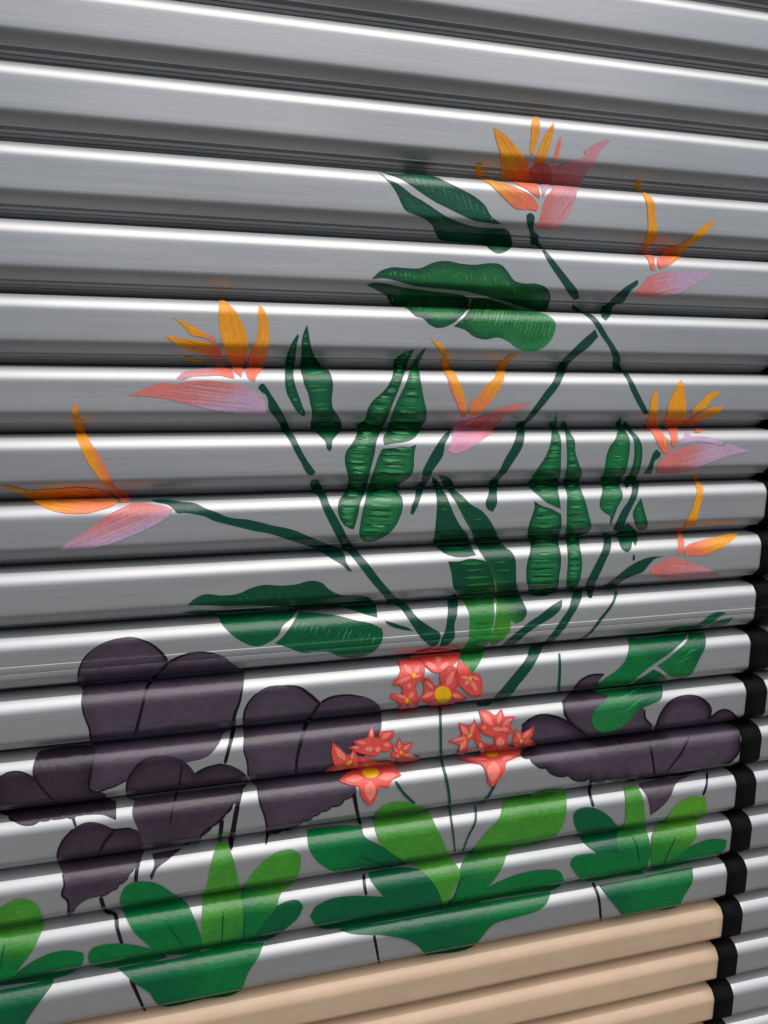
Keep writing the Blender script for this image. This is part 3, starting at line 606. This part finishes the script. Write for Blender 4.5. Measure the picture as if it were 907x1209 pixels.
rosette('lime and green rosette beside the black strap', [
    (q('f7', '75,250 80,210 110,190 160,185 210,200 260,235 305,285 400,300 440,400 400,480 300,470 180,410 120,360 95,310'), EMER, None),
    (q('f7', '330,85 390,75 420,120 435,200 440,280 460,360 465,440 440,510 330,500 300,400 300,310 330,270 340,180'), LIME, G('f7', '380,260', '360,430', GRN)),
    (q('f7', '540,250 580,190 630,145 690,125 745,130 745,225 700,260 700,330 660,390 590,450 520,490 470,480 470,400 480,310'), LIME2, G('f7', '600,240', '540,440', (30, 118, 48))),
    (q('f7', '60,470 75,440 120,425 200,420 300,420 400,480 440,530 300,545 180,565 130,560 85,520'), GRN, None),
    (q('f7', '610,430 670,385 740,355 810,345 855,352 850,390 810,430 720,455 620,485 500,515 440,520 520,480'), GRN, None),
    (q('f7', '205,585 400,550 540,520 680,495 680,560 640,630 600,695 480,715 330,745 290,690 240,630'), EMER, G('f7', '300,630', '430,620', GRN))],
    [q('f7', '370,330,6 395,380,8 410,460,6'), q('f7', '595,340,5 560,410,6 530,490,5')])

# --- red star blossoms
def disc(k, x, y, rx, ry=None):
    ry = ry or rx; return q(k, ' '.join('%f,%f' % (x+rx*math.cos(a), y+ry*math.sin(a)) for a in np.linspace(0, 2*math.pi, 14)[:-1]))
def blossom(label, masses, petals, discs):
    g_ = group_part('painted_blossom', label)
    for o_ in masses:
        ce = np.mean([p[:2] for p in o_], 0); o_ = [tuple(ce + (np.array(p[:2])-ce)*1.09) for p in o_]
        ol = curve(o_, corner=35); sheet('blossom', ol, RED, MAT['petal'], 8, g_)
        c_ = o_ + [o_[0]]
        for a_ in range(0, len(c_)-1, 4): sheet('petal_outline', stroke_outline([p[:2] + (1.1,) for p in c_[a_:a_+5]]), (206, 66, 60), MAT['petal'], 8.6, g_)
    for o_ in petals: sheet('petal', curve(o_, corner=60), RED2, MAT['petal'], 9, g_, None)
    for o_ in discs: sheet('flower_centre', curve(o_), YEL, MAT['petal'], 10, g_)
    return g_
def tear(k, x0, y0, x1, y1, wd):
    dx, dy = x1-x0, y1-y0; L = math.hypot(dx, dy); nx, ny = -dy/L*wd/2, dx/L*wd/2
    P_ = [(x0, y0), (x0+dx*.35+nx, y0+dy*.35+ny), (x0+dx*.7+nx*.8, y0+dy*.7+ny*.8), (x1, y1), (x0+dx*.7-nx*.8, y0+dy*.7-ny*.8), (x0+dx*.35-nx, y0+dy*.35-ny)]
    return q(k, ' '.join('%f,%f' % p for p in P_))
blossom('red star blossom cluster with a round yellow centre, on the tallest stalk', [
    q('f1', '110,195 200,190 285,190 310,260 300,310 240,370 250,430 255,510 240,560 120,570 115,500 60,470 55,435 140,450 140,380 65,365 110,310 130,270'),
    q('f1', '210,180 230,130 320,95 600,90 590,160 540,215 500,240 440,265 390,260 340,220 290,180'),
    q('f1', '470,310 500,250 560,240 580,300 590,370 540,400 600,430 650,480 560,500 500,530 400,530 340,500 280,480 380,430 310,330 350,330 400,390 460,370'),
    q('f1', '310,320 360,330 400,400 380,450 330,490 285,475 320,430'), q('f1', '455,290 530,235 565,250 595,360 540,410 470,390'),
    q('f1', '610,190 670,230 710,280 760,290 785,350 770,440 720,450 670,420 620,370 590,340')],
    [tear('f1', *a) for a in [(220, 290, 150, 210, 44), (240, 285, 280, 215, 36), (215, 305, 85, 355, 30), (240, 310, 290, 290, 26), (180, 480, 75, 450, 26), (190, 480, 235, 430, 40), (190, 510, 240, 545, 36), (165, 515, 130, 560, 28), (190, 400, 200, 350, 36), (420, 250, 330, 190, 40), (450, 250, 520, 190, 40), (430, 200, 440, 140, 50), (400, 430, 300, 475, 36), (540, 450, 635, 475, 34), (500, 380, 560, 260, 46), (390, 400, 330, 340, 28), (690, 320, 620, 300, 30), (690, 330, 650, 370, 36), (700, 330, 750, 420, 40), (710, 300, 770, 330, 30), (440, 520, 380, 500, 24)]],
    [disc('f1', 470, 447, 68), disc('f1', 232, 297, 17, 20), disc('f1', 176, 497, 15, 22), disc('f1', 695, 315, 15, 20)])
blossom('red star blossom cluster in front of the plum leaf', [
    q('f2', '270,220 330,205 310,170 400,150 420,140 445,60 470,145 510,150 500,110 615,95 600,150 560,160 610,200 560,250 520,240 480,280 400,270 340,255'),
    q('f2', '130,195 190,240 240,290 270,280 285,240 320,300 345,330 330,400 250,405 160,420 70,430 90,385 145,365 125,280'),
    q('f2', '620,210 650,210 675,150 700,200 775,185 750,240 730,270 830,300 740,340 690,330 640,310 610,265 640,250'),
    q('f2', '340,310 430,330 480,350 580,350 620,370 640,430 665,460 600,490 570,540 500,540 480,600 440,670 420,670 370,610 350,540 280,530 200,500 260,450 340,400')],
    [tear('f2', *a) for a in [(460, 235, 385, 235, 46), (470, 235, 520, 240, 50), (440, 150, 446, 75, 26), (520, 150, 605, 105, 34), (400, 190, 320, 175, 30), (350, 225, 280, 220, 24), (540, 200, 600, 200, 34), (230, 330, 140, 220, 50), (240, 370, 90, 415, 40), (280, 320, 290, 260, 26), (290, 350, 335, 370, 34), (670, 240, 675, 165, 26), (700, 240, 765, 195, 30), (700, 280, 815, 300, 30), (665, 280, 650, 305, 24), (660, 260, 625, 225, 22), (430, 500, 430, 660, 90), (380, 480, 220, 495, 50), (500, 480, 650, 455, 60), (380, 350, 420, 380, 40), (560, 370, 620, 385, 26)]],
    [disc('f2', 435, 440, 68, 42), tear('f2', 225, 365, 285, 330, 26), disc('f2', 685, 262, 14)])
blossom('red star blossom cluster touching the wide plum leaf cluster', [
    q('f3', '320,80 400,90 450,120 500,70 520,130 610,125 570,190 600,250 520,265 440,285 350,250 310,200 350,180'),
    q('f3', '130,185 195,205 245,195 258,155 275,210 300,255 250,300 200,340 205,400 150,435 110,430 145,375 95,345 40,335 120,310 155,280'),
    q('f3', '290,310 340,370 440,380 450,290 550,270 555,380 620,400 660,440 630,480 540,520 520,590 480,650 430,715 400,700 380,620 340,545 260,530 150,500 320,470 330,420'),
    q('f3', '285,215 315,260 320,330 420,375 330,410 270,310'),
    q('f3', '620,300 640,230 680,270 720,255 785,210 770,290 750,310 795,345 770,380 700,370 640,390 615,350')],
    [tear('f3', *a) for a in [(430, 200, 335, 95, 50), (470, 190, 500, 85, 40), (510, 200, 600, 135, 40), (500, 220, 570, 240, 44), (420, 225, 520, 235, 40), (370, 215, 330, 215, 40), (210, 280, 140, 200, 44), (230, 270, 262, 175, 34), (200, 300, 60, 335, 26), (190, 320, 130, 420, 40), (440, 520, 420, 700, 110), (340, 440, 310, 340, 40), (490, 300, 500, 400, 70), (380, 510, 200, 505, 26), (500, 505, 620, 480, 28), (670, 320, 645, 250, 30), (690, 310, 770, 230, 36), (700, 345, 780, 355, 34), (650, 350, 640, 380, 34)]],
    [disc('f3', 420, 466, 55, 26), tear('f3', 200, 305, 245, 265, 24), disc('f3', 680, 335, 13, 18)])
stem('thin green stalk of the tallest blossom cluster', strokes=[q('f8', '403,72,15 405,200,13 412,400,13 435,490,15 455,600,14 460,690,13 480,830,10 492,950,7')], layer=7)
stem('short green stalk under the blossoms in front of the plum leaf', strokes=[q('f8', '135,515,13 190,590,16 250,645,15')], layer=7)
stem('thin bent green stalk of the blossoms touching the plum cluster', strokes=[q('f8', '745,490,15 700,580,15 660,640,13'), q('f8', '612,668,12 612,750,12 570,840,10 530,950,7')], layer=7)
